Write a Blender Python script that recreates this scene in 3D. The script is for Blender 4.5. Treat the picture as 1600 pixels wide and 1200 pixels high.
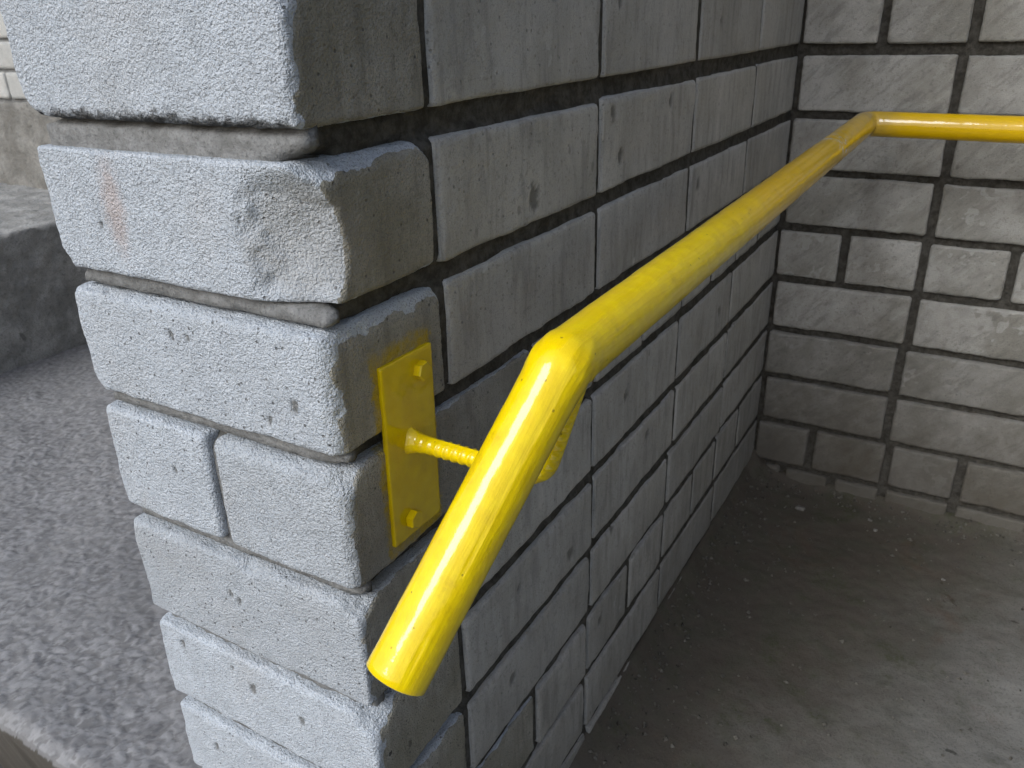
import bpy, math, random
import numpy as np
from mathutils import Matrix, Vector

# ------------------------------------------------------------------ camera
S = bpy.context.scene
for o in list(bpy.data.objects): bpy.data.objects.remove(o)
COL = S.collection
CAM_R = [[0.86607, 0.185377, -0.464283], [0.499338, -0.365692, 0.785449], [-0.02418, -0.912088, -0.40928]]
CAM_C = (0.31946, -0.32434, -0.04875)
CAM_F = 1252.26
cam = bpy.data.cameras.new('camera'); co = bpy.data.objects.new('camera', cam); COL.objects.link(co)
m = Matrix.Identity(4)
for i in range(3):
    m[i][0] = CAM_R[i][0]; m[i][1] = -CAM_R[i][1]; m[i][2] = -CAM_R[i][2]; m[i][3] = CAM_C[i]
co.matrix_world = m
cam.sensor_fit = 'HORIZONTAL'; cam.sensor_width = 36.0; cam.lens = 36.0 * CAM_F / 1600.0
cam.clip_start = 0.01; cam.clip_end = 500
cam.dof.use_dof = True; cam.dof.focus_distance = 0.56; cam.dof.aperture_fstop = 26
S.camera = co
S.cycles.max_bounces = 6; S.cycles.diffuse_bounces = 4; S.cycles.glossy_bounces = 3
S.cycles.use_adaptive_sampling = True; S.cycles.adaptive_threshold = 0.03

# ------------------------------------------------------------------ sky, sun, exposure
SUN_EL = math.radians(38); SUN_DIR = Vector((0.29, 0.957, 0)).normalized()     # light travels front-left to back-right
w = bpy.data.worlds.new('World'); S.world = w; w.use_nodes = True
nt = w.node_tree; bg = nt.nodes['Background']
sky = nt.nodes.new('ShaderNodeTexSky'); sky.sky_type = 'NISHITA'; sky.sun_disc = False
sky.sun_elevation = SUN_EL; sky.sun_rotation = math.atan2(-SUN_DIR.x, -SUN_DIR.y)
sky.dust_density = 2.6; sky.air_density = 1.0; sky.ozone_density = 1.0
nt.links.new(sky.outputs[0], bg.inputs[0]); bg.inputs[1].default_value = 0.115
sl = bpy.data.lights.new('sun', 'SUN'); sl.energy = 1.5; sl.angle = math.radians(28); sl.color = (0.82, 0.92, 1.0)
so = bpy.data.objects.new('sun', sl); COL.objects.link(so)
d = Vector((SUN_DIR.x * math.cos(SUN_EL), SUN_DIR.y * math.cos(SUN_EL), -math.sin(SUN_EL)))
so.rotation_euler = d.to_track_quat('-Z', 'Y').to_euler(); so.location = (-2, -3, 4)
S.view_settings.view_transform = 'Standard'; S.view_settings.look = 'None'
S.view_settings.exposure = 0.5; S.view_settings.gamma = 1.0; S.view_settings.use_curve_mapping = False

# ------------------------------------------------------------------ noise (numpy)
def _h(i, j, k, s):
    n = (i.astype(np.int64) * 374761393 + j.astype(np.int64) * 668265263 + k.astype(np.int64) * 2147483647 + s * 1274126177) & 0xFFFFFFFF
    n = ((n ^ (n >> 13)) * 1274126177) & 0xFFFFFFFF
    n = ((n ^ (n >> 16)) * 2246822519) & 0xFFFFFFFF
    return ((n ^ (n >> 15)) & 0xFFFFFF) / float(0x7FFFFF) - 1.0
def vn(P, s):
    f = np.floor(P); t = P - f; f = f.astype(np.int64); t = t * t * t * (t * (6 * t - 15) + 10)
    x, y, z = f[:, 0], f[:, 1], f[:, 2]; a, b, c = t[:, 0], t[:, 1], t[:, 2]
    def l(u, v, q): return u + (v - u) * q
    return l(l(l(_h(x, y, z, s), _h(x+1, y, z, s), a), l(_h(x, y+1, z, s), _h(x+1, y+1, z, s), a), b),
             l(l(_h(x, y, z+1, s), _h(x+1, y, z+1, s), a), l(_h(x, y+1, z+1, s), _h(x+1, y+1, z+1, s), a), b), c)
_rm = np.array([[0.8, 0.5, -0.33], [-0.6, 0.73, -0.33], [0.08, 0.46, 0.88]])
def fbm(P, sc, s, o=3):
    Q = P / sc; v = 0; a = 1.0
    for i in range(o):
        v = v + a * vn(Q, s + i * 17); Q = Q @ _rm * 2.03; a *= 0.5
    return v
def sstep(x, a, b):
    t = np.clip((x - a) / (b - a), 0, 1); return t * t * (3 - 2 * t)

# ------------------------------------------------------------------ mesh helpers
def mesh_from(name, V, F, mat, smooth=True, attrs=None, uv=None):
    me = bpy.data.meshes.new(name); V = np.asarray(V, np.float32)
    if isinstance(F, np.ndarray):
        n, k = F.shape
        me.vertices.add(len(V)); me.vertices.foreach_set('co', V.ravel())
        me.loops.add(n * k); me.loops.foreach_set('vertex_index', F.ravel().astype(np.int32))
        me.polygons.add(n); me.polygons.foreach_set('loop_start', np.arange(0, n * k, k, dtype=np.int32))
        me.update(calc_edges=True)
    else:
        me.from_pydata(V.tolist(), [], F)
    me.polygons.foreach_set('use_smooth', [smooth] * len(me.polygons))
    for k_, a in (attrs or {}).items():
        at = me.attributes.new(k_, 'FLOAT', 'POINT'); at.data.foreach_set('value', np.asarray(a, np.float32))
    if uv is not None:
        ul = me.uv_layers.new(name='UVMap'); li = np.zeros(len(me.loops), np.int32); me.loops.foreach_get('vertex_index', li)
        ul.data.foreach_set('uv', np.asarray(uv, np.float32)[li].ravel())
    if mat: me.materials.append(mat)
    me.validate(); me.update()
    return me
def link(name, me, loc=(0, 0, 0), parent=None):
    o = bpy.data.objects.new(name, me); COL.objects.link(o)
    o.parent = parent
    o.location = Vector(loc) - (parent.location if parent and parent.parent is None else (parent.location + parent.parent.location if parent else Vector((0, 0, 0))))
    return o
def thing(name, label, cat, loc=(0, 0, 0), group=None):
    o = bpy.data.objects.new(name, None); COL.objects.link(o); o.location = loc; o.empty_display_size = 0.1
    o['label'] = label; o['category'] = cat; o['kind'] = 'thing'
    if group: o['group'] = group
    return o
def tag(o, label, cat, group=None):
    o['label'] = label; o['category'] = cat; o['kind'] = 'thing'
    if group: o['group'] = group
    return o

def axis(lo, hi, res, fl=True, fh=True, full=False, rim=0.014, coarse=0.05):
    if full: return np.linspace(lo, hi, max(2, int(round((hi - lo) / res))) + 1)
    a = lo; b = hi; out = []
    r = min(rim, (hi - lo) * 0.4)
    if fl: out += list(np.linspace(lo, lo + r, max(2, int(r / res)) + 1)[:-1]); a = lo + r
    if fh: b = hi - r
    out += list(np.linspace(a, b, max(1, int((b - a) / coarse)) + 1))
    if fh: out += list(np.linspace(b, hi, max(2, int(r / res)) + 1)[1:])
    return np.array(out)
def lattice(ax, ay, az, drop=''):
    """grid surface of a box, welded; drop = faces left out (inside the masonry)"""
    nx, ny, nz = len(ax), len(ay), len(az)
    idx = -np.ones((nx, ny, nz), np.int64)
    faces = []
    def q(sl, flip):
        a, b = sl
        A = idx_full[a]; f = np.stack([A[:-1, :-1], A[1:, :-1], A[1:, 1:], A[:-1, 1:]], -1).reshape(-1, 4)
        faces.append(f[:, ::-1] if flip else f)
    idx_full = np.arange(nx * ny * nz).reshape(nx, ny, nz)
    for key, sl, flip in (('x', (np.s_[0, :, :], 0), True), ('X', (np.s_[-1, :, :], 0), False),
                          ('y', (np.s_[:, 0, :], 0), False), ('Y', (np.s_[:, -1, :], 0), True),
                          ('z', (np.s_[:, :, 0], 0), True), ('Z', (np.s_[:, :, -1], 0), False)):
        if key in drop: continue
        q(sl, flip)
    F = np.concatenate(faces); u, inv = np.unique(F.ravel(), return_inverse=True); F = inv.reshape(F.shape)
    i, j, k = np.unravel_index(u, (nx, ny, nz))
    return np.stack([ax[i], ay[j], az[k]], 1), F

def brick_mesh(name, lo, hi, mat, axes, seed, r=0.004, rvar=0.8, a1=0.0008, a2=0.0003, a3=0.0, chips=(), drop='',
               slope=0.0, skin=None, core=0.014, iters=7, pits=()):
    lo = np.array(lo, float); hi = np.array(hi, float); c = (lo + hi) / 2; h = (hi - lo) / 2
    V, F = lattice(*axes, drop=drop)
    P = V.copy()
    inner = np.maximum(h - core, h * 0.2)
    loc = P - c; q = loc - np.clip(loc, -inner, inner); D = q / np.maximum(np.linalg.norm(q, axis=1, keepdims=True), 1e-9)
    rn = np.clip(r * (1 + rvar * fbm(P, 0.022, seed, 2)), 0.0012, 0.02)[:, None]
    disp = a1 * fbm(P, 0.06, seed + 5, 2) + a2 * fbm(P, 0.007, seed + 9, 2)
    if a3: disp = disp + a3 * fbm(P, 0.0028, seed + 13, 2)
    for it in range(iters):
        l = np.abs(P - c) - h + rn
        f = np.linalg.norm(np.maximum(l, 0), axis=1) + np.minimum(l.max(1), 0) - rn[:, 0] + disp
        for ch in chips:
            g = ch(P); hh = np.clip(0.0035 - np.abs(f - g), 0, None); f = np.maximum(f, g) + hh * hh / 0.014
        P = P - D * np.clip(f, -0.002, 0.02)[:, None] * 0.85
    pit = np.zeros(len(P))
    for (px, py, pz, pr_) in pits:
        dd = np.sqrt(((P[:, 0] - px) * 1.15) ** 2 + (P[:, 1] - py) ** 2 + ((P[:, 2] - pz) * 0.75) ** 2) / (pr_ * (1 + 0.35 * fbm(P, 0.004, seed + 21, 2)))
        m_ = 1 - sstep(dd, 0.7, 1.1); pit = np.maximum(pit, m_); P = P - D * (m_ * 0.0016)[:, None]
    wear = skin(P, seed) if skin else np.ones(len(P))
    P[:, 2] += slope * (P[:, 1] - c[1])
    return mesh_from(name, P - c, F, mat, attrs={'wear': wear, 'pit': pit}), c

# ------------------------------------------------------------------ materials
class MT:
    def __init__(s, name):
        s.m = bpy.data.materials.new(name); s.m.use_nodes = True; s.t = s.m.node_tree; s.b = s.t.nodes['Principled BSDF']
    def n(s, typ, **k):
        nd = s.t.nodes.new(typ)
        for a, v in k.items():
            if a[0] == '_': nd.inputs[int(a[1:])].default_value = v
            else: setattr(nd, a, v)
        return nd
    def l(s, a, b): s.t.links.new(a, b); return b
    def put(s, sock, v):
        if hasattr(v, 'is_output'): s.l(v, sock)
        else: sock.default_value = v
    def coords(s, kind='Object', rnd=True, scale=(1, 1, 1), rot=(0, 0, 0), vtype='POINT'):
        tc = s.n('ShaderNodeTexCoord').outputs[kind]
        if rnd:
            oi = s.n('ShaderNodeObjectInfo'); mu = s.n('ShaderNodeMath', operation='MULTIPLY', _1=37.0); s.l(oi.outputs['Random'], mu.inputs[0])
            ad = s.n('ShaderNodeVectorMath', operation='ADD'); s.l(tc, ad.inputs[0]); s.l(mu.outputs[0], ad.inputs[1]); tc = ad.outputs[0]
        mp = s.n('ShaderNodeMapping', vector_type=vtype); s.l(tc, mp.inputs[0]); mp.inputs['Scale'].default_value = scale; mp.inputs['Rotation'].default_value = rot
        return mp.outputs[0]
    def pos(s):
        return s.n('ShaderNodeNewGeometry').outputs['Position']
    def noise(s, vec, scale, detail=4, rough=0.55, dist=0.0):
        nd = s.n('ShaderNodeTexNoise'); s.l(vec, nd.inputs['Vector']); nd.inputs['Scale'].default_value = scale
        nd.inputs['Detail'].default_value = detail; nd.inputs['Roughness'].default_value = rough; nd.inputs['Distortion'].default_value = dist
        return nd.outputs[0]
    def ramp(s, v, a, b, lo=0.0, hi=1.0):
        nd = s.n('ShaderNodeMapRange', clamp=True, interpolation_type='SMOOTHSTEP'); s.l(v, nd.inputs[0])
        for i, x in enumerate((a, b, lo, hi)): nd.inputs[i + 1].default_value = x
        return nd.outputs[0]
    def math(s, op, a, b=0.0, c=0.0):
        nd = s.n('ShaderNodeMath', operation=op); s.put(nd.inputs[0], a); s.put(nd.inputs[1], b); s.put(nd.inputs[2], c); return nd.outputs[0]
    def mul(s, *a):
        r = a[0]
        for x in a[1:]: r = s.math('MULTIPLY', r, x)
        return r
    def mix(s, f, a, b, mode='MIX'):
        nd = s.n('ShaderNodeMix', data_type='RGBA', blend_type=mode); s.put(nd.inputs[0], f)
        for sk, v in ((nd.inputs[6], a), (nd.inputs[7], b)):
            s.put(sk, v if hasattr(v, 'is_output') else (*v, 1.0) if len(v) == 3 else v)
        return nd.outputs[2]
    def sep(s, v):
        nd = s.n('ShaderNodeSeparateXYZ'); s.l(v, nd.inputs[0]); return nd.outputs
    def attr(s, name): return s.n('ShaderNodeAttribute', attribute_name=name).outputs['Fac']
    def rnd(s): return s.n('ShaderNodeObjectInfo').outputs['Random']
    def vor(s, vec, scale, feature='F1'):
        nd = s.n('ShaderNodeTexVoronoi', feature=feature); s.l(vec, nd.inputs['Vector']); nd.inputs['Scale'].default_value = scale
        return nd.outputs
    def bump(s, h, strength, dist, prev=None):
        nd = s.n('ShaderNodeBump'); s.l(h, nd.inputs['Height']); nd.inputs['Strength'].default_value = strength; nd.inputs['Distance'].default_value = dist
        if prev: s.l(prev, nd.inputs['Normal'])
        return nd.outputs[0]
    def blob(s, centre, rad, soft=0.4, stretch=(1, 1, 1), wob=0.0, wscale=60):
        """1 inside a ragged blob round a point of the place, 0 outside"""
        p = s.pos(); su = s.n('ShaderNodeVectorMath', operation='SUBTRACT', _1=centre); s.l(p, su.inputs[0])
        mu = s.n('ShaderNodeVectorMath', operation='MULTIPLY', _1=stretch); s.l(su.outputs[0], mu.inputs[0])
        ln = s.n('ShaderNodeVectorMath', operation='LENGTH'); s.l(mu.outputs[0], ln.inputs[0]); d = ln.outputs['Value']
        if wob: d = s.math('ADD', d, s.mul(s.math('SUBTRACT', s.noise(p, wscale, 5, 0.65), 0.5), wob))
        return s.ramp(d, rad * (1 - soft), rad * (1 + soft), 1.0, 0.0)
    def fin(s, col, rough, normal=None, spec=0.3):
        s.put(s.b.inputs['Base Color'], col if hasattr(col, 'is_output') else (*col, 1)); s.put(s.b.inputs['Roughness'], rough)
        s.b.inputs['Specular IOR Level'].default_value = spec
        if normal: s.l(normal, s.b.inputs['Normal'])
        return s.m

def paint_mask(M):
    """yellow overspray on the brick round the bracket plate"""
    p = M.pos(); x, y, z = M.sep(p)
    nz = M.math('SUBTRACT', M.noise(p, 55, 5, 0.75), 0.5); n2 = M.math('SUBTRACT', M.noise(p, 260, 3, 0.7), 0.5)
    nn = M.math('ADD', M.mul(nz, 0.022), M.mul(n2, 0.008))
    yy = M.math('ABSOLUTE', M.math('SUBTRACT', M.math('ADD', y, nn), 0.070))
    top = M.math('ADD', z, nn); bot = M.math('ADD', z, nn)
    return M.mul(M.ramp(yy, 0.030, 0.035, 1, 0), M.ramp(top, -0.246, -0.236, 1, 0), M.ramp(bot, -0.402, -0.396), M.ramp(x, -0.012, -0.008))

def mat_brick(name, core, skin_a, skin_b, streak_rot, rough_bump, grain, hero=False, grime_shade=0.0, paint=False, pitf=0.4):
    M = MT(name); v = M.coords(); wr = M.attr('wear')
    big = M.noise(v, 9, 3, 0.6); mid = M.noise(v, 45, 4, 0.65); fine = M.noise(v, 520, 2, 0.7)
    sv = M.coords(scale=(1, 1, 6) if streak_rot is None else (1, 1, 3.6), rot=(0, streak_rot or 0, 0), vtype='TEXTURE')
    st = M.noise(sv, 70, 3, 0.65)
    skin = M.mix(M.ramp(big, 0.38, 0.66), skin_a, skin_b)
    skin = M.mix(M.ramp(st, 0.50, 0.68, 0, 0.42), skin, tuple(0.52 * c for c in skin_a))
    skin = M.mix(M.ramp(st, 0.46, 0.32, 0, 0.3 if streak_rot else 0.25), skin, tuple(min(1, 1.3 * c) for c in skin_b))
    skin = M.mix(M.ramp(M.noise(v, 190, 3, 0.7), 0.55, 0.66, 0, 0.45), skin, tuple(0.6 * c for c in skin_a))
    cc = M.mix(M.ramp(mid, 0.3, 0.7), tuple(0.86 * c for c in core), core)
    cc = M.mix(M.ramp(big, 0.5, 0.75, 0, 0.5), cc, (core[0] * 0.93, core[1] * 0.88, core[2] * 0.83))
    f = M.ramp(M.math('ADD', wr, M.mul(M.math('SUBTRACT', mid, 0.5), 0.7)), 0.38, 0.62)
    col = M.mix(f, skin, cc)
    col = M.mix(M.ramp(M.noise(v, 820, 1, 0.5), 0.54, 0.68, 0, grain), col, (0.15, 0.15, 0.15))
    # sparse pits and inclusions
    pv = M.coords(scale=(1, 1, 0.6)); vo = M.vor(pv, 26); sel = M.sep(vo['Color'])[0]
    pd = M.math('ADD', vo['Distance'], M.mul(M.math('SUBTRACT', mid, 0.5), 0.12))
    pit = M.mul(M.ramp(pd, 0.045, 0.085, 1, 0), M.ramp(sel, 0.66, 0.68))
    vo2 = M.vor(v, 150); pit2 = M.mul(M.ramp(vo2['Distance'], 0.10, 0.2, 1, 0), M.ramp(M.sep(vo2['Color'])[1], 0.66, 0.70))
    pits = M.math('MAXIMUM', pit, pit2)
    col = M.mix(M.mul(pits, pitf), col, (0.085, 0.08, 0.07))
    col = M.mix(M.mul(M.attr('pit'), 0.75), col, (0.10, 0.095, 0.08))
    z = M.sep(M.pos())[2]
    if grime_shade:
        g = M.mul(M.ramp(M.math('ADD', z, M.mul(M.math('SUBTRACT', mid, 0.5), 0.25)), -0.35, -0.95), grime_shade)
        col = M.mix(g, col, (0.07, 0.058, 0.042))  # low brown dirt, deepened to paint in the corner's shade towards the floor
    col = M.mix(M.ramp(M.rnd(), 0, 1, 0.0, 0.24), col, (0.2, 0.195, 0.18))
    if hero:
        # black crust along the lower arris of the top course, rust smear, fresh pinkish break
        cr = M.mul(M.ramp(M.math('ADD', z, M.mul(M.math('SUBTRACT', M.noise(M.pos(), 75, 5, 0.7), 0.5), 0.030)), -0.0895, -0.0955), M.ramp(z, -0.106, -0.103), M.ramp(M.sep(M.pos())[0], 0.0, -0.02))
        col = M.mix(M.mul(cr, 0.86, M.ramp(mid, 0.25, 0.5)), col, (0.05, 0.047, 0.042))
        ru = M.blob((-0.172, 0.0, -0.152), 0.016, 0.6, (1.6, 1, 0.6), 0.02, 120)
        col = M.mix(M.mul(ru, 0.30), col, (0.42, 0.2, 0.09))
        bk = M.blob((-0.020, 0.010, -0.164), 0.036, 0.25, (1, 0.8, 1), 0.03, 70)
        col = M.mix(M.mul(bk, 0.4), col, (0.36, 0.335, 0.295))      # the older core laid bare by the broken corner
        pk = M.blob((-0.105, 0.0, -0.415), 0.016, 0.5, (0.8, 1, 1.3), 0.02, 90)
        col = M.mix(M.mul(pk, 0.4), col, (0.58, 0.47, 0.40))
    if paint:
        pm = paint_mask(M); col = M.mix(M.mul(pm, M.ramp(mid, 0.3, 0.6, 0.25, 0.85)), col, (0.50, 0.35, 0.0))
    hgt = M.math('ADD', M.math('SUBTRACT', M.mul(fine, rough_bump), M.mul(pit2, 0.5)), M.mul(mid, 0.45))
    b4 = M.bump(hgt, 1.0, 0.0016)
    return M.fin(col, 0.92, b4, 0.2)

def mat_mortar():
    M = MT('mortar_cement'); v = M.pos()
    a = M.noise(v, 85, 5, 0.75); b = M.noise(v, 420, 3, 0.7)
    col = M.mix(M.ramp(a, 0.35, 0.7), (0.17, 0.168, 0.162), (0.27, 0.268, 0.262))
    col = M.mix(M.attr('wear'), M.mix(M.ramp(a, 0.35, 0.68), (0.042, 0.038, 0.031), (0.105, 0.098, 0.085)), col)
    col = M.mix(M.ramp(b, 0.5, 0.7, 0, 0.5), col, (0.06, 0.057, 0.05))
    n = M.bump(M.math('ADD', M.mul(b, 0.4), a), 0.8, 0.003)
    return M.fin(col, 0.95, n, 0.15)

def mat_concrete(name, ca, cb, spots, sc=1.0, bumpd=0.002, stain_shadow=None, rough=0.9):
    M = MT(name); v = M.pos()
    big = M.noise(v, 4 * sc, 5, 0.6); mid = M.noise(v, 22 * sc, 5, 0.65); fine = M.noise(v, 300, 4, 0.7)
    col = M.mix(M.ramp(big, 0.35, 0.65), ca, cb)
    col = M.mix(M.ramp(mid, 0.5, 0.72, 0, 0.5), col, tuple(0.6 * c for c in ca))
    col = M.mix(M.ramp(fine, 0.5, 0.66, 0, 0.55), col, tuple(0.42 * c for c in ca))
    sp = M.mul(M.ramp(M.noise(v, 33, 3, 0.5, 0.6), 0.69, 0.74), M.ramp(M.noise(v, 6, 2), 0.42, 0.5)); col = M.mix(M.mul(sp, spots), col, (0.03, 0.03, 0.028))
    r = rough
    if stain_shadow:
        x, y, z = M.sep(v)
        # damp, mossy patch with the side wall's cast shadow painted in: soft ragged edge
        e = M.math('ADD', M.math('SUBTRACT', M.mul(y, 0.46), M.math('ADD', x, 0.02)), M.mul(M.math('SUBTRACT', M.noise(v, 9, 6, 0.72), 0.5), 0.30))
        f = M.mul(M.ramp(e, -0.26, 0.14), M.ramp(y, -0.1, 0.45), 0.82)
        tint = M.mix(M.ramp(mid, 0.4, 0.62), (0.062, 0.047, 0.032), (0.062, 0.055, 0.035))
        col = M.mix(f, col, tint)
        mo = M.mul(M.ramp(M.noise(v, 11, 5, 0.7), 0.53, 0.68), M.ramp(M.noise(v, 160, 3, 0.7), 0.45, 0.6), 0.5); col = M.mix(mo, col, (0.05, 0.058, 0.022))
        rd = M.mul(M.ramp(M.noise(v, 6, 5, 0.7, 0.5), 0.56, 0.7), 0.3); col = M.mix(rd, col, (0.11, 0.06, 0.035))
        lt = M.mul(M.ramp(M.noise(v, 37, 6, 0.75), 0.62, 0.70), 0.35); col = M.mix(lt, col, (0.24, 0.23, 0.21))
    n = M.bump(fine, 0.6, 0.001, M.bump(mid, 0.6, bumpd * 2))
    return M.fin(col, r, n, 0.25)

def mat_aggregate():
    M = MT('exposed_aggregate_concrete'); v = M.pos(); t = M.attr('stone')
    big = M.noise(v, 5, 5, 0.6); fine = M.noise(v, 380, 4, 0.7)
    tn = M.attr('tone')
    st = M.mix(tn, (0.20, 0.195, 0.195), (0.29, 0.285, 0.285)); st = M.mix(M.ramp(tn, 0.12, 0.0, 0, 0.5), st, (0.09, 0.09, 0.092))
    col = M.mix(M.ramp(t, 0.2, 0.6), (0.18, 0.175, 0.172), st)
    col = M.mix(M.ramp(big, 0.4, 0.7, 0, 0.45), col, (0.21, 0.205, 0.20))
    col = M.mix(M.ramp(fine, 0.5, 0.72, 0, 0.2), col, (0.08, 0.048, 0.045))
    col = M.mix(M.ramp(tn, -0.1, -0.6), col, (0.07, 0.062, 0.052))      # riser darkened to brown
    n = M.bump(fine, 0.6, 0.001)
    return M.fin(col, 0.85, n, 0.3)

def mat_paint(name='yellow_enamel_paint', tone=1.0):
    M = MT(name)
    uv = M.n('ShaderNodeTexCoord').outputs['UV']
    mp = M.n('ShaderNodeMapping'); M.l(uv, mp.inputs[0]); mp.inputs['Scale'].default_value = (1, 0.07, 1)
    p = M.pos()
    brush = M.noise(mp.outputs[0], 330, 4, 0.65); lump = M.noise(p, 90, 3, 0.5); grit = M.noise(p, 500, 3, 0.6); dirt = M.noise(p, 34, 6, 0.7)
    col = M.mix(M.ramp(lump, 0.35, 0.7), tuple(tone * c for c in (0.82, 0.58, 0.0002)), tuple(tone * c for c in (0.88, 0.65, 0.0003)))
    col = M.mix(M.ramp(dirt, 0.54, 0.78, 0, 0.5), col, (0.42, 0.25, 0.008))
    col = M.mix(M.mul(M.ramp(brush, 0.55, 0.75), 0.10), col, (0.55, 0.34, 0.005))
    yy = M.math('ADD', M.sep(p)[1], M.mul(M.math('SUBTRACT', M.noise(p, 22, 4, 0.6), 0.5), 0.12))
    col = M.mix(M.mul(M.ramp(yy, 0.30, 0.52), 0.75), col, (0.84, 0.49, 0.0003))      # deeper, more orange yellow on the far run
    # pin-holes and rubbed scuffs
    vo = M.vor(p, 120); hole = M.mul(M.ramp(vo['Distance'], 0.06, 0.13, 1, 0), M.ramp(M.sep(vo['Color'])[0], 0.74, 0.76))
    col = M.mix(M.mul(hole, 0.55), col, (0.12, 0.08, 0.01))
    band = M.blob((0.1325, 0.82, -0.2145), 0.034, 0.3, (1, 1, 1), 0.0)
    scr = M.mul(band, M.ramp(M.noise(p, 75, 4, 0.7, 1.5), 0.53, 0.58)); col = M.mix(M.mul(scr, 0.95), col, (0.7, 0.68, 0.6))
    el = M.blob((0.14, 1.075, -0.204), 0.045, 0.5, (1, 1, 1), 0.05, 50); col = M.mix(M.mul(el, 0.45), col, (0.33, 0.25, 0.10))
    ch = M.blob((0.165, 1.082, -0.206), 0.011, 0.4, (0.6, 1, 1.6), 0.012, 200); col = M.mix(M.mul(ch, 0.85), col, (0.07, 0.05, 0.02))
    n = M.bump(M.math('ADD', M.math('ADD', M.mul(lump, 0.55), M.mul(brush, 0.5)), M.math('SUBTRACT', M.mul(grit, 0.12), M.mul(hole, 0.35))), 0.7, 0.0013)
    m_ = M.fin(col, M.ramp(dirt, 0.4, 0.75, 0.35, 0.5), n, 0.08)
    M.b.inputs['Coat Weight'].default_value = 0.8; M.b.inputs['Coat Roughness'].default_value = 0.04; M.b.inputs['Coat IOR'].default_value = 1.58
    M.l(M.bump(M.math('ADD', M.mul(lump, 0.5), M.mul(brush, 0.15)), 0.4, 0.001), M.b.inputs['Coat Normal'])
    return m_
def mat_thin(name, ca, cb, rough=0.8):
    M = MT(name); v = M.coords(); col = M.mix(M.ramp(M.noise(v, 120, 5, 0.65), 0.35, 0.65), ca, cb)
    return M.fin(col, rough, M.bump(M.noise(v, 300, 4, 0.6), 0.5, 0.001), 0.2)

MB_END = mat_brick('silicate_brick_weathered', (0.595, 0.635, 0.685), (0.30, 0.28, 0.22), (0.43, 0.41, 0.36), None, 2.2, 0.55, hero=True, pitf=0.75)
MB_ENDP = mat_brick('silicate_brick_paint_marked', (0.595, 0.635, 0.685), (0.33, 0.312, 0.262), (0.44, 0.425, 0.38), None, 2.2, 0.55, paint=True, pitf=0.75)
MB_SIDE = mat_brick('silicate_brick_stained', (0.54, 0.53, 0.50), (0.41, 0.397, 0.362), (0.50, 0.487, 0.455), None, 0.8, 0.32, grime_shade=0.4)
MB_BACK = mat_brick('silicate_brick_smeared', (0.50, 0.485, 0.45), (0.34, 0.325, 0.285), (0.50, 0.485, 0.45), 0.75, 0.9, 0.32, grime_shade=0.85)
M_MORT = mat_mortar()
M_FLOOR = mat_concrete('porch_concrete', (0.18, 0.174, 0.16), (0.23, 0.223, 0.207), 0.8, stain_shadow=True, rough=0.8)
M_RAW = mat_concrete('raw_concrete', (0.25, 0.245, 0.23), (0.40, 0.39, 0.37), 0.5, sc=3.0, bumpd=0.005)
M_PLINTH = mat_concrete('rough_plinth_render', (0.18, 0.17, 0.152), (0.27, 0.258, 0.235), 0.3, sc=3.0, bumpd=0.006)
M_ROOF = mat_concrete('ceiling_concrete', (0.30, 0.29, 0.27), (0.36, 0.35, 0.33), 0.2)
M_GROUND = mat_concrete('yard_asphalt', (0.05, 0.05, 0.05), (0.075, 0.073, 0.07), 0.2)
M_AGG = mat_aggregate()
M_PAINT = mat_paint(); M_PLATE = mat_paint('yellow_enamel_shaded', 0.78)  # plate coat darkened: its shade and some dirt put into the colour
M_CRUMB = mat_thin('plaster_white', (0.14, 0.133, 0.118), (0.21, 0.20, 0.185))
M_TWIG = mat_thin('dark_slate', (0.12, 0.125, 0.135), (0.20, 0.205, 0.215))
M_GRIT = mat_thin('grit_mineral', (0.045, 0.04, 0.032), (0.15, 0.14, 0.12))

# ------------------------------------------------------------------ layout of the masonry (metres)
L = 1.213; W = 0.244
Z0 = [-0.098, -0.200, -0.297, -0.401, -0.506, -0.604, -0.699, -0.789, -0.880, -0.972]     # bottoms at the wall's free end
Z1 = [-0.092, -0.199, -0.298, -0.400, -0.500, -0.601, -0.701, -0.801, -0.898, -0.992]     # bottoms at the inner corner
TOPG = [0.012, 0.018, 0.015, 0.014, 0.014, 0.014, 0.014, 0.012, 0.012, 0.012]             # bed joint above each course
def zb(k, y):
    """bottom of course k (1 = course cut by the picture's top edge; 0 and less lie above it)"""
    t = min(max(y / L, 0), 1)
    if k >= 1: return Z0[k-1] * (1 - t) + Z1[k-1] * t
    return zb(1, y) + 0.1 * (1 - k)
def ztop(k, y): return zb(k - 1, y) - (TOPG[k-1] if k >= 1 else 0.012)

HEAD = {4, 8, 0, -4}
SIDE_J = {1: [.122, .392, .666, .947], 2: [.122, .390, .666, .945], 3: [.124, .390, .664, .93],
          4: [.256, .390, .525, .667, .797, .925, 1.06], 5: [.122, .387, .660, .914], 6: [.121, .391, .664, .915],
          7: [.121, .389, .650, .922], 8: [.250, .381, .514, .647, .783, .907, 1.05], 9: [.122, .378, .645, .920], 10: [.122, .386, .65, .77, .92, 1.08]}
BACK_J = {1: [.131, .262, .522, .78, 1.04], 2: [.253, .512, .772, 1.03], 3: [.259, .515, .775, 1.035], 4: [.254, .51, .77, 1.03],
          5: [.120, .252, .387, .52, .65, .78, .91, 1.04], 6: [.251, .51, .77, 1.03], 7: [.245, .505, .765, 1.025], 8: [.244, .503, .765, 1.025],
          9: [.112, .255, .381, .51, .64, .77, .90, 1.03], 10: [.064, .160, .256, .38, .51, .63, .77, .9, 1.03]}
XR = 1.25          # face of the unseen wall added to shade the porch
KTOP = -12         # topmost course, under the porch ceiling

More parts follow.
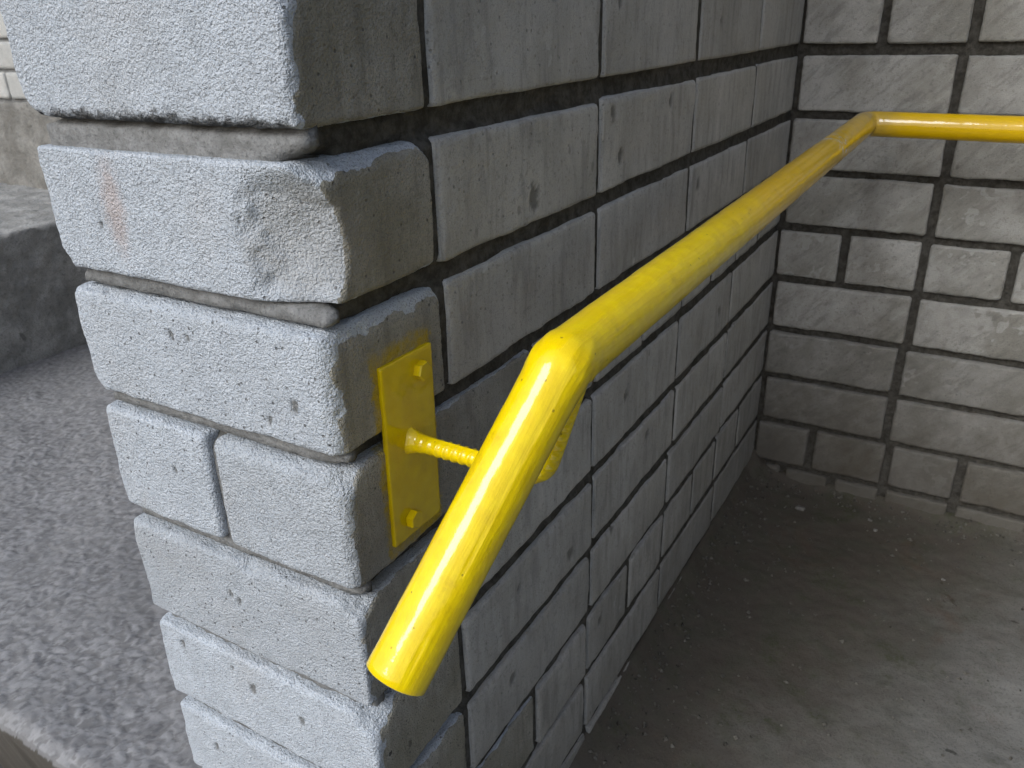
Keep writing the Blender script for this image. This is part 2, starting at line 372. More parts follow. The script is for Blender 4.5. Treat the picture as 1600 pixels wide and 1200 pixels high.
def noisy(P, s, a, sc=0.012): return a * fbm(P, sc, s, 4)
def plane_chip(p0, n, s, amp=0.002, sc=0.012):
    p0 = np.array(p0); n = np.array(n, float); n /= np.linalg.norm(n)
    return lambda P: (P - p0) @ n + noisy(P, s, amp * 0.7, sc * 0.6)
def side_skin(P, seed):
    """0 where the old stained skin of the side face is whole, 1 where the arris is worn or broken"""
    d = -P[:, 0]; return sstep(d + 0.0010 * fbm(P, 0.01, seed + 3, 2), 0.0008, 0.0022)
def corner_skin(P, seed):
    d = -P[:, 0]; n = 0.006 * fbm(P, 0.012, seed + 3, 3)
    a = sstep(d + 0.0012 * fbm(P, 0.008, seed + 4, 2), 0.0012, 0.003)
    b = 1 - sstep(P[:, 1] + n, 0.004, 0.009)
    return np.maximum(a, b)
def back_skin(P, seed): return sstep((P[:, 1] - L) + 0.0012 * fbm(P, 0.01, seed + 3, 2), 0.001, 0.0028)

# --- hero damage, course by course, on the free end of the wall
def chips_for(k):
    C = []
    if k == 2:
        def spall(P):
            g = (P[:, 0] + 0.050) * 0.34 - P[:, 1] * 0.94
            lip = 0.008 * sstep(P[:, 0] + 0.012 * fbm(P, 0.02, 72, 3) + 0.5 * np.abs(P[:, 2] + 0.165), -0.056, -0.036)
            cup = 0.0055 * np.sin(np.clip((P[:, 2] + 0.197) / 0.06, 0, 1) * np.pi)
            f = g + lip - 0.004 + cup + 0.0011 * fbm(P, 0.014, 71, 3)
            return f - 0.6 * np.maximum(0, P[:, 2] + 0.138 + 0.25 * (P[:, 0] + 0.02)) - 0.25 * np.maximum(0, -0.188 - P[:, 2])
        C.append(spall)
        C.append(plane_chip((0, 0.03, -0.126), (0.62, -0.07, 0.78), 73, 0.0016, 0.016))
        C.append(plane_chip((-0.005, 0, -0.128), (0.75, -0.45, 0.6), 75, 0.003, 0.014))
        C.append(plane_chip((-0.244, 0, -0.187), (-0.75, -0.1, -0.66), 77, 0.003, 0.014))
        C.append(plane_chip((0, 0.117, -0.128), (0.1, 0.75, 0.66), 78, 0.002, 0.014))
    if k == 1:
        C.append(plane_chip((-0.1, 0, -0.0945), (0, -0.62, -0.78), 81, 0.0024, 0.010))
        C.append(plane_chip((-0.0025, -0.0005, 0), (0.8, -0.6, 0), 83, 0.0035, 0.018))
        C.append(plane_chip((-0.243, 0, -0.078), (-0.85, -0.1, -0.5), 85, 0.003))
    if k == 3:
        C.append(plane_chip((-0.1, 0, -0.2185), (0, -0.55, 0.83), 87, 0.0024, 0.012))
        C.append(plane_chip((-0.0005, 0.06, -0.2240), (0.85, 0, 0.53), 89, 0.0020, 0.035))
        C.append(plane_chip((-0.004, 0.003, -0.25), (0.72, -0.69, 0), 91, 0.002, 0.02))
        C.append(plane_chip((-0.243, 0, -0.286), (-0.8, -0.1, -0.6), 93, 0.003))
    if k == 4:
        C.append(plane_chip((-0.05, 0, -0.3150), (0, -0.6, 0.8), 95, 0.0035, 0.016))
        C.append(plane_chip((-0.006, 0.004, -0.322), (0.55, -0.5, 0.66), 97, 0.003, 0.016))
        C.append(plane_chip((-0.003, 0.0025, -0.35), (0.7, -0.7, 0), 98, 0.0015, 0.02))
    if k == 5:
        C.append(plane_chip((-0.1, 0, -0.4165), (0, -0.6, 0.8), 101, 0.0036, 0.014))
        C.append(lambda P: 0.017 - np.sqrt(((P[:, 0] + 0.104) * 0.8) ** 2 + (P[:, 1] + 0.008) ** 2 + (P[:, 2] + 0.408) ** 2) + 0.002 * fbm(P, 0.01, 103, 3))
        C.append(plane_chip((-0.005, 0.003, -0.424), (0.6, -0.45, 0.66), 105, 0.003, 0.014))
    if k == 6:
        C.append(plane_chip((-0.1, 0, -0.520), (0, -0.6, 0.8), 107, 0.0034, 0.012))
        C.append(plane_chip((-0.004, 0.004, -0.541), (0.72, -0.5, 0.48), 109, 0.0025, 0.03))
        C.append(plane_chip((-0.243, 0, -0.524), (-0.7, -0.3, 0.65), 111, 0.003))
    if k >= 7 or k <= 0:
        zt = ztop(k, 0)
        C.append(plane_chip((-0.1, 0, zt - 0.001), (0, -0.6, 0.8), 113 + k, 0.0034, 0.012))
        C.append(plane_chip((-0.004, 0.003, zt - 0.04), (0.7, -0.7, 0.1), 133 + k, 0.003, 0.02))
    return C

def bed_rake(P):
    """bed joints raked back a few millimetres, unevenly; upright joints left nearly full"""
    b = np.zeros(len(P))
    for k in range(0, 10):
        t = np.clip(P[:, 1] / L, 0, 1); zl = zb(k, 0) * (1 - t) + zb(k, L) * t; g = TOPG[k]
        b = np.maximum(b, 1 - sstep(np.abs(P[:, 2] - (zl - g / 2)), g * 0.35, g * 0.75))
    return P[:, 0] + 0.0008 + 0.012 * (1 - b) * (1 - sstep(P[:, 1], 0.104, 0.116)) + 0.0024 * (1 - sstep(P[:, 1], 0.3, 0.75)) + b * (0.0035 + 0.0035 * (1 - sstep(P[:, 1], 0.08, 0.16)) + 0.0028 * fbm(P, 0.03, 411, 3)) - 0.02 * (P[:, 1] < 0.02)
def behind(k):
    cs = chips_for(k); za, zc = zb(k, 0), ztop(k, 0)
    def f(P):
        out = np.maximum(0, np.maximum(P[:, 2] - zc, za - P[:, 2]) + 0.001)
        return np.max([c(P) for c in cs], 0) + 0.010 - 3 * out - 3 * np.maximum(0, P[:, 1] - 0.035)
    return f
END_PITS = [(-0.033, 0, -0.267, .0036), (-0.058, 0, -0.283, .0034), (-0.142, 0, -0.237, .003), (-0.125, 0, -0.236, .0028), (-0.134, 0, -0.451, .0036), (-0.125, 0, -0.455, .003),
            (-0.131, 0, -0.549, .0052), (-0.078, 0, -0.557, .004), (-0.213, 0, -0.535, .004), (-0.152, 0, -0.536, .0026), (-0.2, 0, -0.652, .0034), (-0.09, 0, -0.64, .003), (-0.19, 0, -0.165, .0022), (-0.17, 0, -0.35, .0024)]
SIDE_PITS = [(0, 0.429, -0.03, .005), (0, 0.417, -0.128, .0065), (0, 0.26, -0.181, .009), (0, 0.44, -0.17, .006), (0, 0.33, -0.58, .007), (0, 0.22, -0.55, .004), (0, 0.45, -0.62, .005), (0, 0.58, -0.13, .005), (0, 0.5, -0.36, .006),
             (0, 0.30, -0.03, .004), (0, 0.70, -0.24, .006), (0, 0.75, -0.05, .005), (0, 0.48, -0.45, .006), (0, 0.56, -0.54, .007), (0, 0.2, -0.65, .006), (0, 0.85, -0.46, .006), (0, 0.42, -0.74, .006)]
rng = random.Random(5)
wall = thing('brick_wall', 'white silicate brick wall with chipped free end carrying the yellow bracket', 'wall', (-0.12, 0.6, -1.0))
def add_brick(parent, lo, hi, mat, axes, seed, **k):
    me, c = brick_mesh('brick', lo, hi, mat, axes, seed, **k)
    return link('brick', me, c, parent)
for k in range(KTOP, 11):
    shown = 0 <= k
    zt, zbm = ztop(k, 0.06), zb(k, 0.06)
    slope = (zb(k, L) - zb(k, 0)) / L
    res = 0.0016 if 1 <= k <= 6 else 0.0024 if k >= 1 else (0.004 if k == 0 else 0.012)
    head = k in HEAD or (k < 0 and k % 4 == 0)
    joints = SIDE_J.get(k, SIDE_J[4] if head else SIDE_J[2])
    j0 = joints[0]
    seed = 1000 + 37 * k
    if head:      # two bricks end-on, the right one runs back along the side face
        xs = [(-W, -0.131), (-0.121, 0.0)]
        for bi, (xa, xb) in enumerate(xs):
            yb_ = j0 - 0.005
            jx = rng.uniform(-.001, .001)
            lo = (xa, 0 + jx, zbm); hi = (xb, yb_, zt)
            axes = (axis(xa, xb, res, full=True), axis(lo[1], yb_, res if bi == 1 else res, full=(bi == 1), fl=True, fh=False), axis(zbm, zt, res, full=True))
            add_brick(wall, lo, hi, MB_ENDP if k in (3, 4, 5) else MB_END, axes, seed + bi, pits=END_PITS, r=0.0036, rvar=0.5, a1=0.0004, a2=0.00022, a3=0.0002 if k >= 1 else 0,
                      chips=chips_for(k) if bi == 1 else [plane_chip((-0.2, 0, zt - 0.0005), (0, -0.6, 0.8), 140 + k, 0.003)], drop='Y', skin=corner_skin, slope=slope)
    else:
        jx = rng.uniform(-.001, .001); yb_ = j0 - 0.004
        lo = (-W, jx, zbm); hi = (0.0, yb_, zt)
        axes = (axis(lo[0], 0.0, res, full=True), axis(jx, yb_, res, full=True), axis(zbm, zt, res, full=True))
        add_brick(wall, lo, hi, MB_ENDP if k in (3, 4, 5) else MB_END, axes, seed, pits=END_PITS, r=0.0036, rvar=0.5, a1=0.0004, a2=0.00022, a3=0.0002 if k >= 1 else 0,
                  chips=chips_for(k), drop='Yx' if k < 1 else 'Y', skin=corner_skin, slope=slope, core=0.032 if k == 2 else 0.014, iters=16 if k == 2 else 7)
    js = joints + [L + 0.01]
    for i in range(len(joints)):
        ya = js[i] + rng.uniform(0.0035, 0.005); yb2 = js[i + 1] - rng.uniform(0.0035, 0.005); yc = (ya + yb2) / 2
        z0_, z1_ = zb(k, yc) + rng.uniform(-.0008, .0008), ztop(k, yc) + rng.uniform(-.0015, .0008)
        xo = rng.uniform(-0.0002, 0.0012)
        rs = (0.0032 if i < 2 else 0.005) if k >= 0 else 0.012
        cut = [plane_chip((0, yc, z1_ - 0.0005), (0.6, 0, 0.8), 300 + 13 * k + i, 0.0013, 0.012)] if (i < 2 and k >= 1) else []
        axes = (axis(-0.115, xo, rs, fl=False, fh=True, coarse=0.06), axis(ya, yb2, rs, full=True), axis(z0_, z1_, rs, full=True))
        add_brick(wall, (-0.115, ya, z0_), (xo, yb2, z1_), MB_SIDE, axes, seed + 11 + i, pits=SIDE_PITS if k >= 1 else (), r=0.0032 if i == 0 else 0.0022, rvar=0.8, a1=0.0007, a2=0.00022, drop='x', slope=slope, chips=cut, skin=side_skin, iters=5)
# the wall's hidden half behind the facing bricks, the joints and their mortar
ax = (axis(-W + 0.007, -0.0006, 0.006, full=True), np.concatenate([np.linspace(0.007, 0.03, 8)[:-1], np.linspace(0.03, L + 0.02, 236)]),
      np.concatenate([np.linspace(-1.02, 0.06, 260)[:-1], np.linspace(0.06, 1.395, 40)]))
me, c = brick_mesh('mortar', (-W + 0.007, 0.007, -1.02), (-0.0006, L + 0.02, 1.395), M_MORT, ax, 400, r=0.003, a1=0.0007, a2=0.0005, drop='Yz', iters=6, chips=[behind(k) for k in range(1, 8)] + [bed_rake],
                   skin=lambda P, sd: 1 - sstep(P[:, 1] + 0.003 * fbm(P, 0.01, 401, 2), 0.012, 0.018))
link('mortar', me, c, wall)

# ------------------------------------------------------------------ back wall of the porch
bw = thing('brick_wall', 'dim white brick wall closing the back of the porch behind the rail', 'wall', (0.6, L + 0.06, -1.0))
for k in range(KTOP, 11):
    head = k in HEAD
    js = [0.004 if k % 2 else 0.009] + BACK_J.get(k, BACK_J[5] if head else BACK_J[3]) + [XR + 0.01]
    zbm, zt = zb(k, L), ztop(k, L)
    for i in range(len(js) - 1):
        g = 0.0075
        xa = js[i] + (g if i else 0); xb = js[i + 1] - g
        z0_, z1_ = zbm + rng.uniform(-.001, .001), zt + rng.uniform(-.001, .001); yo = L + rng.uniform(-.0015, .0015)
        rs = 0.004 if (xa < 0.6 and k >= 1) else 0.012
        axes = (axis(xa, xb, rs, full=True), axis(yo, L + 0.115, rs, fl=True, fh=False, coarse=0.06), axis(z0_, z1_, rs, full=True))
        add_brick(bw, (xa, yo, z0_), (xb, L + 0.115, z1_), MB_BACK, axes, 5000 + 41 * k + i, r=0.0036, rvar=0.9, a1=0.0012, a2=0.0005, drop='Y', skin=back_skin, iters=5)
ax = (axis(-0.02, XR + 0.02, 0.008, full=True), axis(L + 0.010, L + 0.11, 0.01, fl=True, fh=False), np.concatenate([np.linspace(-1.02, 0.06, 150)[:-1], np.linspace(0.06, 1.395, 30)]))
me, c = brick_mesh('mortar', (-0.02, L + 0.010, -1.02), (XR + 0.02, L + 0.11, 1.395), M_MORT, ax, 430, r=0.002, a1=0.002, a2=0.001, drop='Yz', iters=4, skin=lambda P, sd: np.zeros(len(P)))
link('mortar', me, c, bw)

# ------------------------------------------------------------------ unseen brick wall added to darken the porch (beyond the picture's right edge)
shade_wall = thing('brick_wall', 'unseen white brick wall added opposite the rail to shade the porch', 'wall', (XR + 0.06, 0.7, -1.0))
ax0 = np.linspace(0, 0.115, 3)
rb = {}
for n, wd in ((0, 0.250), (1, 0.120)):
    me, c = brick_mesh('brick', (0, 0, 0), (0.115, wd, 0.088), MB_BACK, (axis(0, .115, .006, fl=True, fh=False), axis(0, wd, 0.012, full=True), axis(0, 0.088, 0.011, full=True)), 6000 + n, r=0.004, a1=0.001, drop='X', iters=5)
    rb[n] = (me, c)
for k in range(KTOP, 11):
    y = -0.05 if k % 2 else 0.08; first = True
    while y < L - 0.02:
        n = 1 if (first and k % 2 == 0) else 0
        if y + (0.25, 0.12)[n] > L + 0.02: n = 1
        wd = (0.25, 0.12)[n]
        if y + wd > L + 0.03: break
        o = link('brick', rb[n][0], (XR + rb[n][1][0], y + rb[n][1][1], zb(k, L) + rb[n][1][2]), shade_wall)
        y += wd + 0.01; first = False
me, c = brick_mesh('mortar', (XR + 0.01, -0.04, -1.02), (XR + 0.11, L + 0.02, 1.395), M_MORT, (axis(XR + .01, XR + .11, .02, full=True), axis(-.04, L + .02, .05, full=True), axis(-1.02, 1.395, .05, full=True)), 450, r=0.002, a1=0.001, drop='X', iters=4)
link('mortar', me, c, shade_wall)

# ------------------------------------------------------------------ floors and grounds
def sheet(name, x0, x1, y0, y1, res, zf, mat, attrs=None, skirt=None):
    xs = np.linspace(x0, x1, int((x1 - x0) / res) + 1); ys = np.linspace(y0, y1, int((y1 - y0) / res) + 1)
    X, Y = np.meshgrid(xs, ys, indexing='ij'); P = np.stack([X.ravel(), Y.ravel(), np.zeros(X.size)], 1); P[:, 2], at = zf(P)
    I = np.arange(X.size).reshape(X.shape); F = np.stack([I[:-1, :-1], I[1:, :-1], I[1:, 1:], I[:-1, 1:]], -1).reshape(-1, 4)
    if skirt is not None:      # front edge turned down
        n0 = len(P); fr = I[:, 0]; Q = P[fr].copy(); Q[:, 1] += 0.012 * fbm(Q, 0.03, 88, 2) + 0.03; Q[:, 2] = skirt
        mid = P[fr].copy(); mid[:, 1] -= 0.006; mid[:, 2] -= 0.012
        P = np.concatenate([P, mid, Q]); a = n0 + np.arange(len(fr)); b = a + len(fr)
        F = np.concatenate([F, np.stack([fr[1:], fr[:-1], a[:-1], a[1:]], -1), np.stack([a[1:], a[:-1], b[:-1], b[1:]], -1)])
        at = {k_: np.concatenate([v_, v_[fr] if False else np.full(2 * len(fr), -1.0)]) for k_, v_ in (at or {}).items()}
    me = mesh_from(name, P, F, mat, attrs=at); o = link(name, me); o['kind'] = 'structure'; return o
FZ = -0.947
def floor_z(P):
    x, y = P[:, 0], P[:, 1]
    z = FZ + 0.0022 * fbm(P, 0.12, 51, 3) + 0.0007 * fbm(P, 0.012, 53, 2)
    n = 0.012 * fbm(P, 0.05, 55, 3)
    z += 0.048 * np.exp(-np.maximum(x + 0.3 * n, 0) / 0.026) * sstep(y, 0.1, 0.45)      # mortar and dirt banked against the walls
    z += 0.020 * np.exp(-np.maximum(L - y + n, 0) / 0.03) - 0.018 * sstep(x, 0.1, 0.5) * sstep(y, 0.9, 1.2) * 0
    return z, None
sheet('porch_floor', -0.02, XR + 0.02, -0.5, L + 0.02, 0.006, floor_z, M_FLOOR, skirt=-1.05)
def cells(P, sc, s):
    Q = P[:, :2] / sc; f = np.floor(Q).astype(np.int64); best = np.full(len(P), 9.0); rv = np.zeros(len(P))
    for i in (-1, 0, 1):
        for j in (-1, 0, 1):
            a = f[:, 0] + i; b = f[:, 1] + j; k0 = np.zeros_like(a)
            px = a + 0.5 + 0.42 * _h(a, b, k0, s); py = b + 0.5 + 0.42 * _h(a, b, k0, s + 1); r_ = _h(a, b, k0, s + 2)
            d_ = np.hypot(Q[:, 0] - px, Q[:, 1] - py) / (0.62 + 0.22 * r_); u = d_ < best
            best = np.where(u, d_, best); rv = np.where(u, r_, rv)
    return best, rv
ZG = -0.86
def landing_z(P):
    Wp = P + 0.006 * np.stack([fbm(P, 0.02, 65, 2), fbm(P, 0.02, 66, 2), 0 * P[:, 0]], 1)
    b, r_ = cells(Wp, 0.0082, 5); b2, r2 = cells(Wp @ np.array([[0.8, 0.6, 0], [-0.6, 0.8, 0], [0, 0, 1]]), 0.0052, 15)
    h1 = np.sqrt(np.clip(1 - b * b, 0, 1)) * (0.5 + 0.5 * r_); h2 = np.sqrt(np.clip(1 - b2 * b2, 0, 1)) * (0.5 + 0.5 * r2)
    wearm = sstep(fbm(P, 0.25, 61, 3), -0.6, 0.5)
    z = ZG + (0.0021 * h1 + 0.0013 * h2) * (0.35 + 0.65 * wearm) + 0.005 * fbm(P, 0.2, 63, 3) + 0.0012 * fbm(P, 0.02, 64, 3)
    z -= 0.012 * (1 - sstep(P[:, 1], 0.0, 0.02))
    return z, {'stone': np.maximum(h1, h2), 'tone': np.where(h1 * 1.3 > h2, 0.5 + 0.5 * np.sin(r_ * 97.0), 0.5 + 0.5 * np.sin(r2 * 131.0))}
sheet('landing_ground', -2.0, -0.20, 0.004, L + 0.02, 0.0032, landing_z, M_AGG, skirt=-1.06)
def yard_z(P): return np.full(len(P), -1.04), None
xs = [-80, -4, -2.2, -1, 0, 1, 2, 6, 80]; ys = [-80, -6, -2, -1, 0, 1, 2, 6, 80]
V = [(x, y, -1.04 if True else 0) for x in xs for y in ys]
F = [(i * 9 + j, (i + 1) * 9 + j, (i + 1) * 9 + j + 1, i * 9 + j + 1) for i in range(8) for j in range(8)]
o = link('ground', mesh_from('ground', V, F, M_GROUND)); o['kind'] = 'structure'

# ------------------------------------------------------------------ building wall and concrete block beyond the landing
fw_ = thing('building_wall', 'distant white brick house wall on a rough rendered plinth beyond the landing', 'wall', (-1.7, L + 0.1, -1.0))
PX0, PX1 = -4.2, -0.26
ax = (axis(PX0, PX1, 0.012, full=True), axis(L + 0.012, L + 0.12, 0.02, fl=True, fh=False), axis(-1.05, -0.238, 0.012, full=True))
me, c = brick_mesh('plinth', (PX0, L + 0.012, -1.05), (PX1, L + 0.12, -0.238), M_PLINTH, ax, 470, r=0.006, a1=0.006, a2=0.003, drop='Y', iters=4)
link('plinth', me, c, fw_)
fb = {}
for n, wd in ((0, 0.250), (1, 0.120)):
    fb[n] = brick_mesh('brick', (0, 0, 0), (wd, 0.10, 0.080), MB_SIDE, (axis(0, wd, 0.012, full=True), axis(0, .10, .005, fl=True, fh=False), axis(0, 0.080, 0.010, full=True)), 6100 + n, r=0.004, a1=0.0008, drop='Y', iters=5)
row = 0; z = -0.230
while z < 1.30:
    x = PX1 + 0.0; first = True
    while x > PX0 + 0.3:
        n = 1 if (first and row % 2 == 0) else 0; wd = (0.25, 0.12)[n]
        if x < -1.6 or z < 0.5: link('brick', fb[n][0], (x - wd / 2, L + 0.03 + 0.05, z + 0.04), fw_)
        x -= wd + 0.010; first = False
    z += 0.090; row += 1
me, c = brick_mesh('mortar', (PX0 + .02, L + 0.038, -0.3), (PX1, L + 0.12, 1.3), M_MORT, (axis(PX0, PX1, .1, full=True), axis(L + .038, L + .12, .04, full=True), axis(-.3, 1.3, .1, full=True)), 480, r=0.002, a1=0.0005, drop='Y', iters=3)
link('mortar', me, c, fw_)
def block_cap(P):   # sloping, crumbled top arris
    return (P[:, 0] + 1.845) * 0.75 + (P[:, 2] + 0.53) * 0.66 - 0.012 - 0.010 + 0.005 * fbm(P, 0.05, 491, 3)
ax = (axis(-2.75, -1.835, 0.012, full=True), axis(0.1, L + 0.03, 0.012, full=True), axis(-1.05, -0.508, 0.012, full=True))
me, c = brick_mesh('concrete_block', (-2.75, 0.1, -1.05), (-1.835, L + 0.03, -0.508), M_RAW, ax, 490, r=0.008, a1=0.005, a2=0.004, chips=[block_cap], drop='Yz', core=0.03, iters=6)
tag(link('concrete_block', me, c), 'worn grey concrete block with sloping crumbled top at the far side of the landing', 'concrete block')

# ------------------------------------------------------------------ handrail
def tube(pts, rad, nseg, seg_res, name, mat, disp=None, wall=None, smooth_r=0.02, bend_res=0.003):
    """tube along a polyline with rounded bends; wall = pipe wall thickness with open ends, else closed ends"""
    pts = [np.array(p, float) for p in pts]; path = [pts[0]]
    for i in range(1, len(pts) - 1):
        a, b, c_ = pts[i-1], pts[i], pts[i+1]; u = (a - b) / np.linalg.norm(a - b); v = (c_ - b) / np.linalg.norm(c_ - b)
        sr = smooth_r[i-1] if isinstance(smooth_r, (list, tuple)) else smooth_r
        p0 = b + u * sr; p1 = b + v * sr
        n = max(4, int(2 * sr / bend_res))
        path += [(1-t)**2 * p0 + 2*t*(1-t) * b + t*t * p1 for t in np.linspace(0, 1, n)]
    path.append(pts[-1])
    out = [path[0]]
    for a, b in zip(path[:-1], path[1:]):
        n = max(1, int(np.linalg.norm(b - a) / seg_res)); out += [a + (b - a) * t for t in np.linspace(0, 1, n + 1)[1:]]
    C = np.array(out); T = np.gradient(C, axis=0); T /= np.linalg.norm(T, axis=1, keepdims=True)
    s = np.r_[0, np.cumsum(np.linalg.norm(np.diff(C, axis=0), axis=1))]
    N = np.zeros_like(C); ref = np.array([0, 0, 1.0]) if abs(T[0][2]) < 0.9 else np.array([1.0, 0, 0])
    nn = ref - T[0] * (ref @ T[0]); nn /= np.linalg.norm(nn)
    for i in range(len(C)):
        nn = nn - T[i] * (nn @ T[i]); nn /= np.linalg.norm(nn); N[i] = nn
    B = np.cross(T, N); th = np.linspace(0, 2 * np.pi, nseg + 1)
    rr = np.full((len(C), nseg + 1), rad)
    if disp is not None: rr = rr + disp(s[:, None], th[None, :], C)
    V = C[:, None, :] + rr[..., None] * (np.cos(th)[None, :, None] * N[:, None, :] + np.sin(th)[None, :, None] * B[:, None, :])
    nr = len(C); V = V.reshape(-1, 3); uv = np.stack(np.broadcast_arrays(th[None, :] * rad, s[:, None]), -1).reshape(-1, 2)
    I = np.arange(nr * (nseg + 1)).reshape(nr, nseg + 1)
    F = np.stack([I[:-1, :-1], I[:-1, 1:], I[1:, 1:], I[1:, :-1]], -1).reshape(-1, 4)
    Fs = [F]; Vs = [V]; U = [uv]
    for e, sg in ((0, -1), (nr - 1, 1)):
        base = sum(len(x) for x in Vs); ring = I[e]
        steps = ((1.0 - 0.0009 / rad, 0.0007), ((rad - (wall or rad)) / rad, 0.0005), ((rad - (wall or rad)) / rad, -0.06 if wall else 0.0004))
        prev = ring
        for k_, (f_, dz) in enumerate(steps):
            R_ = C[e] + T[e] * dz * sg + (V[ring] - C[e]) * f_; Vs.append(R_); U.append(uv[ring]); cur = base + np.arange(nseg + 1); base += nseg + 1
            q = np.stack([prev[:-1], prev[1:], cur[1:], cur[:-1]], -1); Fs.append(q[:, ::-1] if sg < 0 else q); prev = cur
    Fc = np.concatenate(Fs); Vc = np.concatenate(Vs)
    return mesh_from(name, Vc, Fc, mat, uv=np.concatenate(U))

RAD = 0.0189
E0 = (0.0795, -0.058, -0.389); E1 = (0.1222, 0.0681, -0.2325); E2 = (0.1405, 1.085, -0.2035); E3 = (1.26, 1.095, -0.215)
rail = thing('handrail', 'bright yellow painted steel pipe handrail bent round the porch walls', 'handrail', (0.11, 0.09, -0.24))
def pipe_disp(s, th, C):
    P = np.repeat(C[:, None, :], th.shape[1], 1).reshape(-1, 3) + 0.02 * np.stack([np.cos(np.repeat(th, len(C), 0)).ravel(), np.sin(np.repeat(th, len(C), 0)).ravel(), 0 * np.repeat(th, len(C), 0).ravel()], 1)
    n1 = fbm(P, 0.02, 501, 3).reshape(len(C), -1); n2 = fbm(P, 0.006, 503, 2).reshape(len(C), -1)
    el = np.linalg.norm(np.array(E0) - np.array(E1)); g = np.exp(-((s - el) / 0.012) ** 2)
    r = 0.00018 * n1 + 0.00006 * n2 + g * (0.0008 + 0.0006 * n1 + 0.0005 * n2)
    # drawn weld seam of the pipe on its lower leg
    a = np.angle(np.exp(1j * (th - SEAM))) + 0.02 * np.sin(s * 60)
    leg = sstep(el - s, 0.015, 0.04) * np.clip(0.7 + 0.6 * fbm(np.stack([s[:, 0], 0 * s[:, 0], 0 * s[:, 0]], 1), 0.02, 505, 2), 0, 1.4)[:, None]
    r = r - 0.00035 * np.exp(-(a / 0.030) ** 2) * leg + 0.00018 * np.exp(-((a - 0.13) / 0.05) ** 2) * leg - 0.00012 * np.exp(-((a + 0.26) / 0.04) ** 2) * leg * 0.7
    return r
SEAM = 1.02
link('pipe', tube([E0, E1, E2, E3], RAD, 96, 0.004, 'pipe', M_PAINT, pipe_disp, wall=0.003, smooth_r=[0.005, 0.022], bend_res=0.0015), (0, 0, 0), rail)

def prism(n, r, h, bev):
    V = []; F = []
    for rr, hh in ((r, 0), (r, h - bev), (r - bev, h), (0.0001, h)):
        V += [(hh, rr * math.cos(2 * math.pi * i / n), rr * math.sin(2 * math.pi * i / n)) for i in range(n)]
    for k in range(3): F += [(k*n+i, k*n+(i+1) % n, (k+1)*n+(i+1) % n, (k+1)*n+i) for i in range(n)]
    return V, F
def bracket(y0, z0, tilt, bolts, bar, bend_r):
    pl_lo = np.array((-0.0015, y0 - 0.0285, z0 - 0.0695)); pl_hi = np.array((0.0030, y0 + 0.0285, z0 + 0.0695))
    ax = (axis(-0.0015, .0030, .0009, full=True), axis(pl_lo[1], pl_hi[1], .0016, full=True), axis(pl_lo[2], pl_hi[2], .0016, full=True))
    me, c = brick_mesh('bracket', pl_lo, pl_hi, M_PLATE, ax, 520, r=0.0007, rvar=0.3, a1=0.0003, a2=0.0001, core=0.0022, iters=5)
    br = link('bracket', me, c, rail); br.rotation_euler.x = tilt
    rot = Matrix.Rotation(tilt, 3, 'X')
    for (by, bz, ang) in bolts:
        V, F = prism(6, 0.0072, 0.0058, 0.0009)
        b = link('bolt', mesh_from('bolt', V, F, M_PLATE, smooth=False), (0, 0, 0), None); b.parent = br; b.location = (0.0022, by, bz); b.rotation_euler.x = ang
    def rib(s, th, C):
        ph = (s + 0.0028 * np.abs(np.sin(th))) / 0.0066
        r = 0.0009 * np.clip(np.cos(2 * np.pi * ph), 0, 1) ** 0.7 * np.clip(np.abs(np.sin(th)) * 1.4, 0, 1) + 0.0007 * np.exp(-(np.sin(th) / 0.16) ** 2)
        fl = np.exp(-s / 0.006) * 0.0042 * (1 + 0.35 * np.sin(3 * th + 1))
        smear = sstep(s, 0.012, 0.032)
        return r * (0.25 + 0.75 * smear) + fl
    st = mesh_from('x', [(0, 0, 0)], [], None)
    me = tube(bar, 0.0060, 40, 0.0007, 'ribbed_stem', M_PAINT, rib, smooth_r=bend_r, bend_res=0.0008)
    o = bpy.data.objects.new('ribbed_stem', me); COL.objects.link(o); o.parent = br
    o.matrix_parent_inverse = (Matrix.Translation(c) @ rot.to_4x4()).inverted()
    return br
bracket(0.0715, -0.3205, -0.015, [(0.0125, 0.0545, 0.2), (-0.0085, -0.0545, 0.55)],
        [(0.0015, 0.071, -0.3155), (0.1065, 0.0735, -0.319), (0.1237, 0.1061, -0.2330)], 0.014)
def plain_rib(s, th, C): return 0.0011 * np.clip(np.cos(2 * np.pi * s / 0.0058), 0, 1) ** 0.7 * np.clip(np.abs(np.sin(th)) * 1.4, 0, 1)
for bar in ([(-0.01, 1.165, -0.352), (0.045, 1.135, -0.326), (0.139, 1.050, -0.207)], [(0.78, L + 0.01, -0.30), (0.78, 1.10, -0.30), (0.78, 1.091, -0.215)]):
    link('ribbed_stem', tube(bar, 0.006, 32, 0.001, 'ribbed_stem', M_PAINT, plain_rib, smooth_r=0.012), (0, 0, 0), rail)

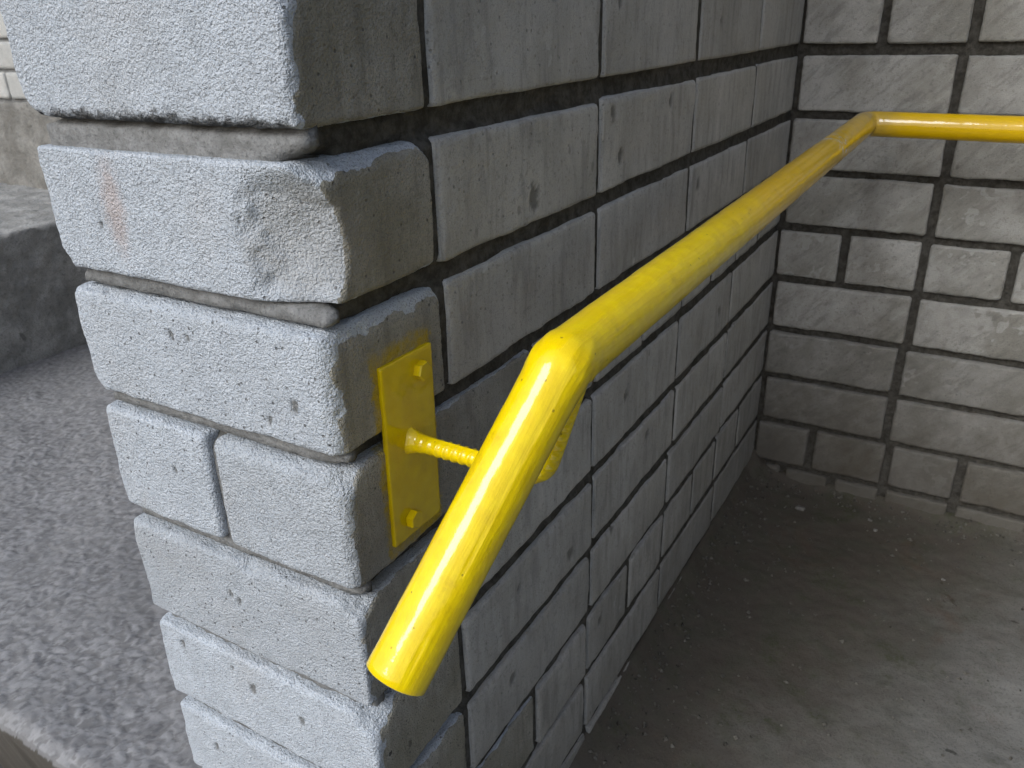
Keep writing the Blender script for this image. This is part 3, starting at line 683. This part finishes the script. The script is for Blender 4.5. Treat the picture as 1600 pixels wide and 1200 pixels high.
# ------------------------------------------------------------------ crumbs on the porch floor, twig on the landing
def crumb(x, y, sx, sy, sz, seed, label, group=None):
    lo = (x - sx, y - sy, FZ - 0.001); hi = (x + sx, y + sy, FZ + sz)
    me, c = brick_mesh('plaster_crumb', lo, hi, M_CRUMB, tuple(np.linspace(a, b, 9) for a, b in zip(lo, hi)), seed, r=min(sx, sy, sz) * 0.6, rvar=0.4, a1=0.0, a2=0.0014, core=min(sx, sy, sz) * 0.8, iters=6)
    tag(link('plaster_crumb', me, c), label, 'crumb', group)
crumb(0.121, 1.129, 0.0085, 0.006, 0.007, 601, 'largest white plaster crumb on the dark porch floor near the inner corner', 'plaster crumbs on the porch floor')
crumb(0.248, 1.150, 0.004, 0.0035, 0.004, 603, 'small white plaster crumb on the damp floor close to the back wall', 'plaster crumbs on the porch floor')
crumb(0.262, 1.122, 0.003, 0.0025, 0.003, 605, 'tiny white plaster speck just in front of the small crumb by the back wall', 'plaster crumbs on the porch floor')
crumb(0.385, 1.020, 0.003, 0.0025, 0.003, 607, 'tiny white plaster crumb on the paler dry part of the porch floor', 'plaster crumbs on the porch floor')
# loose grit and dirt swept against the wall feet
def grit(n, fx, sz):
    base = np.array([(1, 0, 0), (-1, 0, 0), (0, 1, 0), (0, -1, 0), (0, 0, 1), (0, 0, -1)], float)
    tri = np.array([(0, 2, 4), (2, 1, 4), (1, 3, 4), (3, 0, 4), (2, 0, 5), (1, 2, 5), (3, 1, 5), (0, 3, 5)])
    R = np.random.default_rng(9); V = []; F = []
    C = fx(R, n); C[:, 2] = floor_z(C)[0]
    for i in range(n):
        r_ = sz[0] + (sz[1] - sz[0]) * R.random() ** 3
        q = base * (r_ * R.uniform(0.55, 1.2, (6, 1))) + R.normal(0, r_ * 0.15, (6, 3)); V.append(q + C[i] + (0, 0, r_ * 0.35)); F.append(tri + 6 * i)
    return np.concatenate(V), np.concatenate(F)
def spread(R, n):
    C = np.zeros((n, 3)); k1 = n // 3; k2 = 2 * n // 3
    C[:k1, 0] = 0.008 + R.exponential(0.035, k1); C[:k1, 1] = R.uniform(0.1, L - 0.02, k1)
    C[k1:k2, 1] = L - 0.008 - R.exponential(0.035, k2 - k1); C[k1:k2, 0] = R.uniform(0.02, XR - 0.05, k2 - k1)
    C[k2:, 0] = R.uniform(0.02, XR - 0.05, n - k2); C[k2:, 1] = R.uniform(0.1, L - 0.02, n - k2)
    C[:, 0] = np.clip(C[:, 0], 0.006, XR - 0.02); C[:, 1] = np.clip(C[:, 1], 0.02, L - 0.006); return C
V, F = grit(2600, spread, (0.0006, 0.0048))
o = link('grit', mesh_from('grit', V, F, M_GRIT, smooth=False)); o['kind'] = 'stuff'; o['label'] = 'fine grit and dirt crumbs lying on the porch floor'; o['category'] = 'grit'
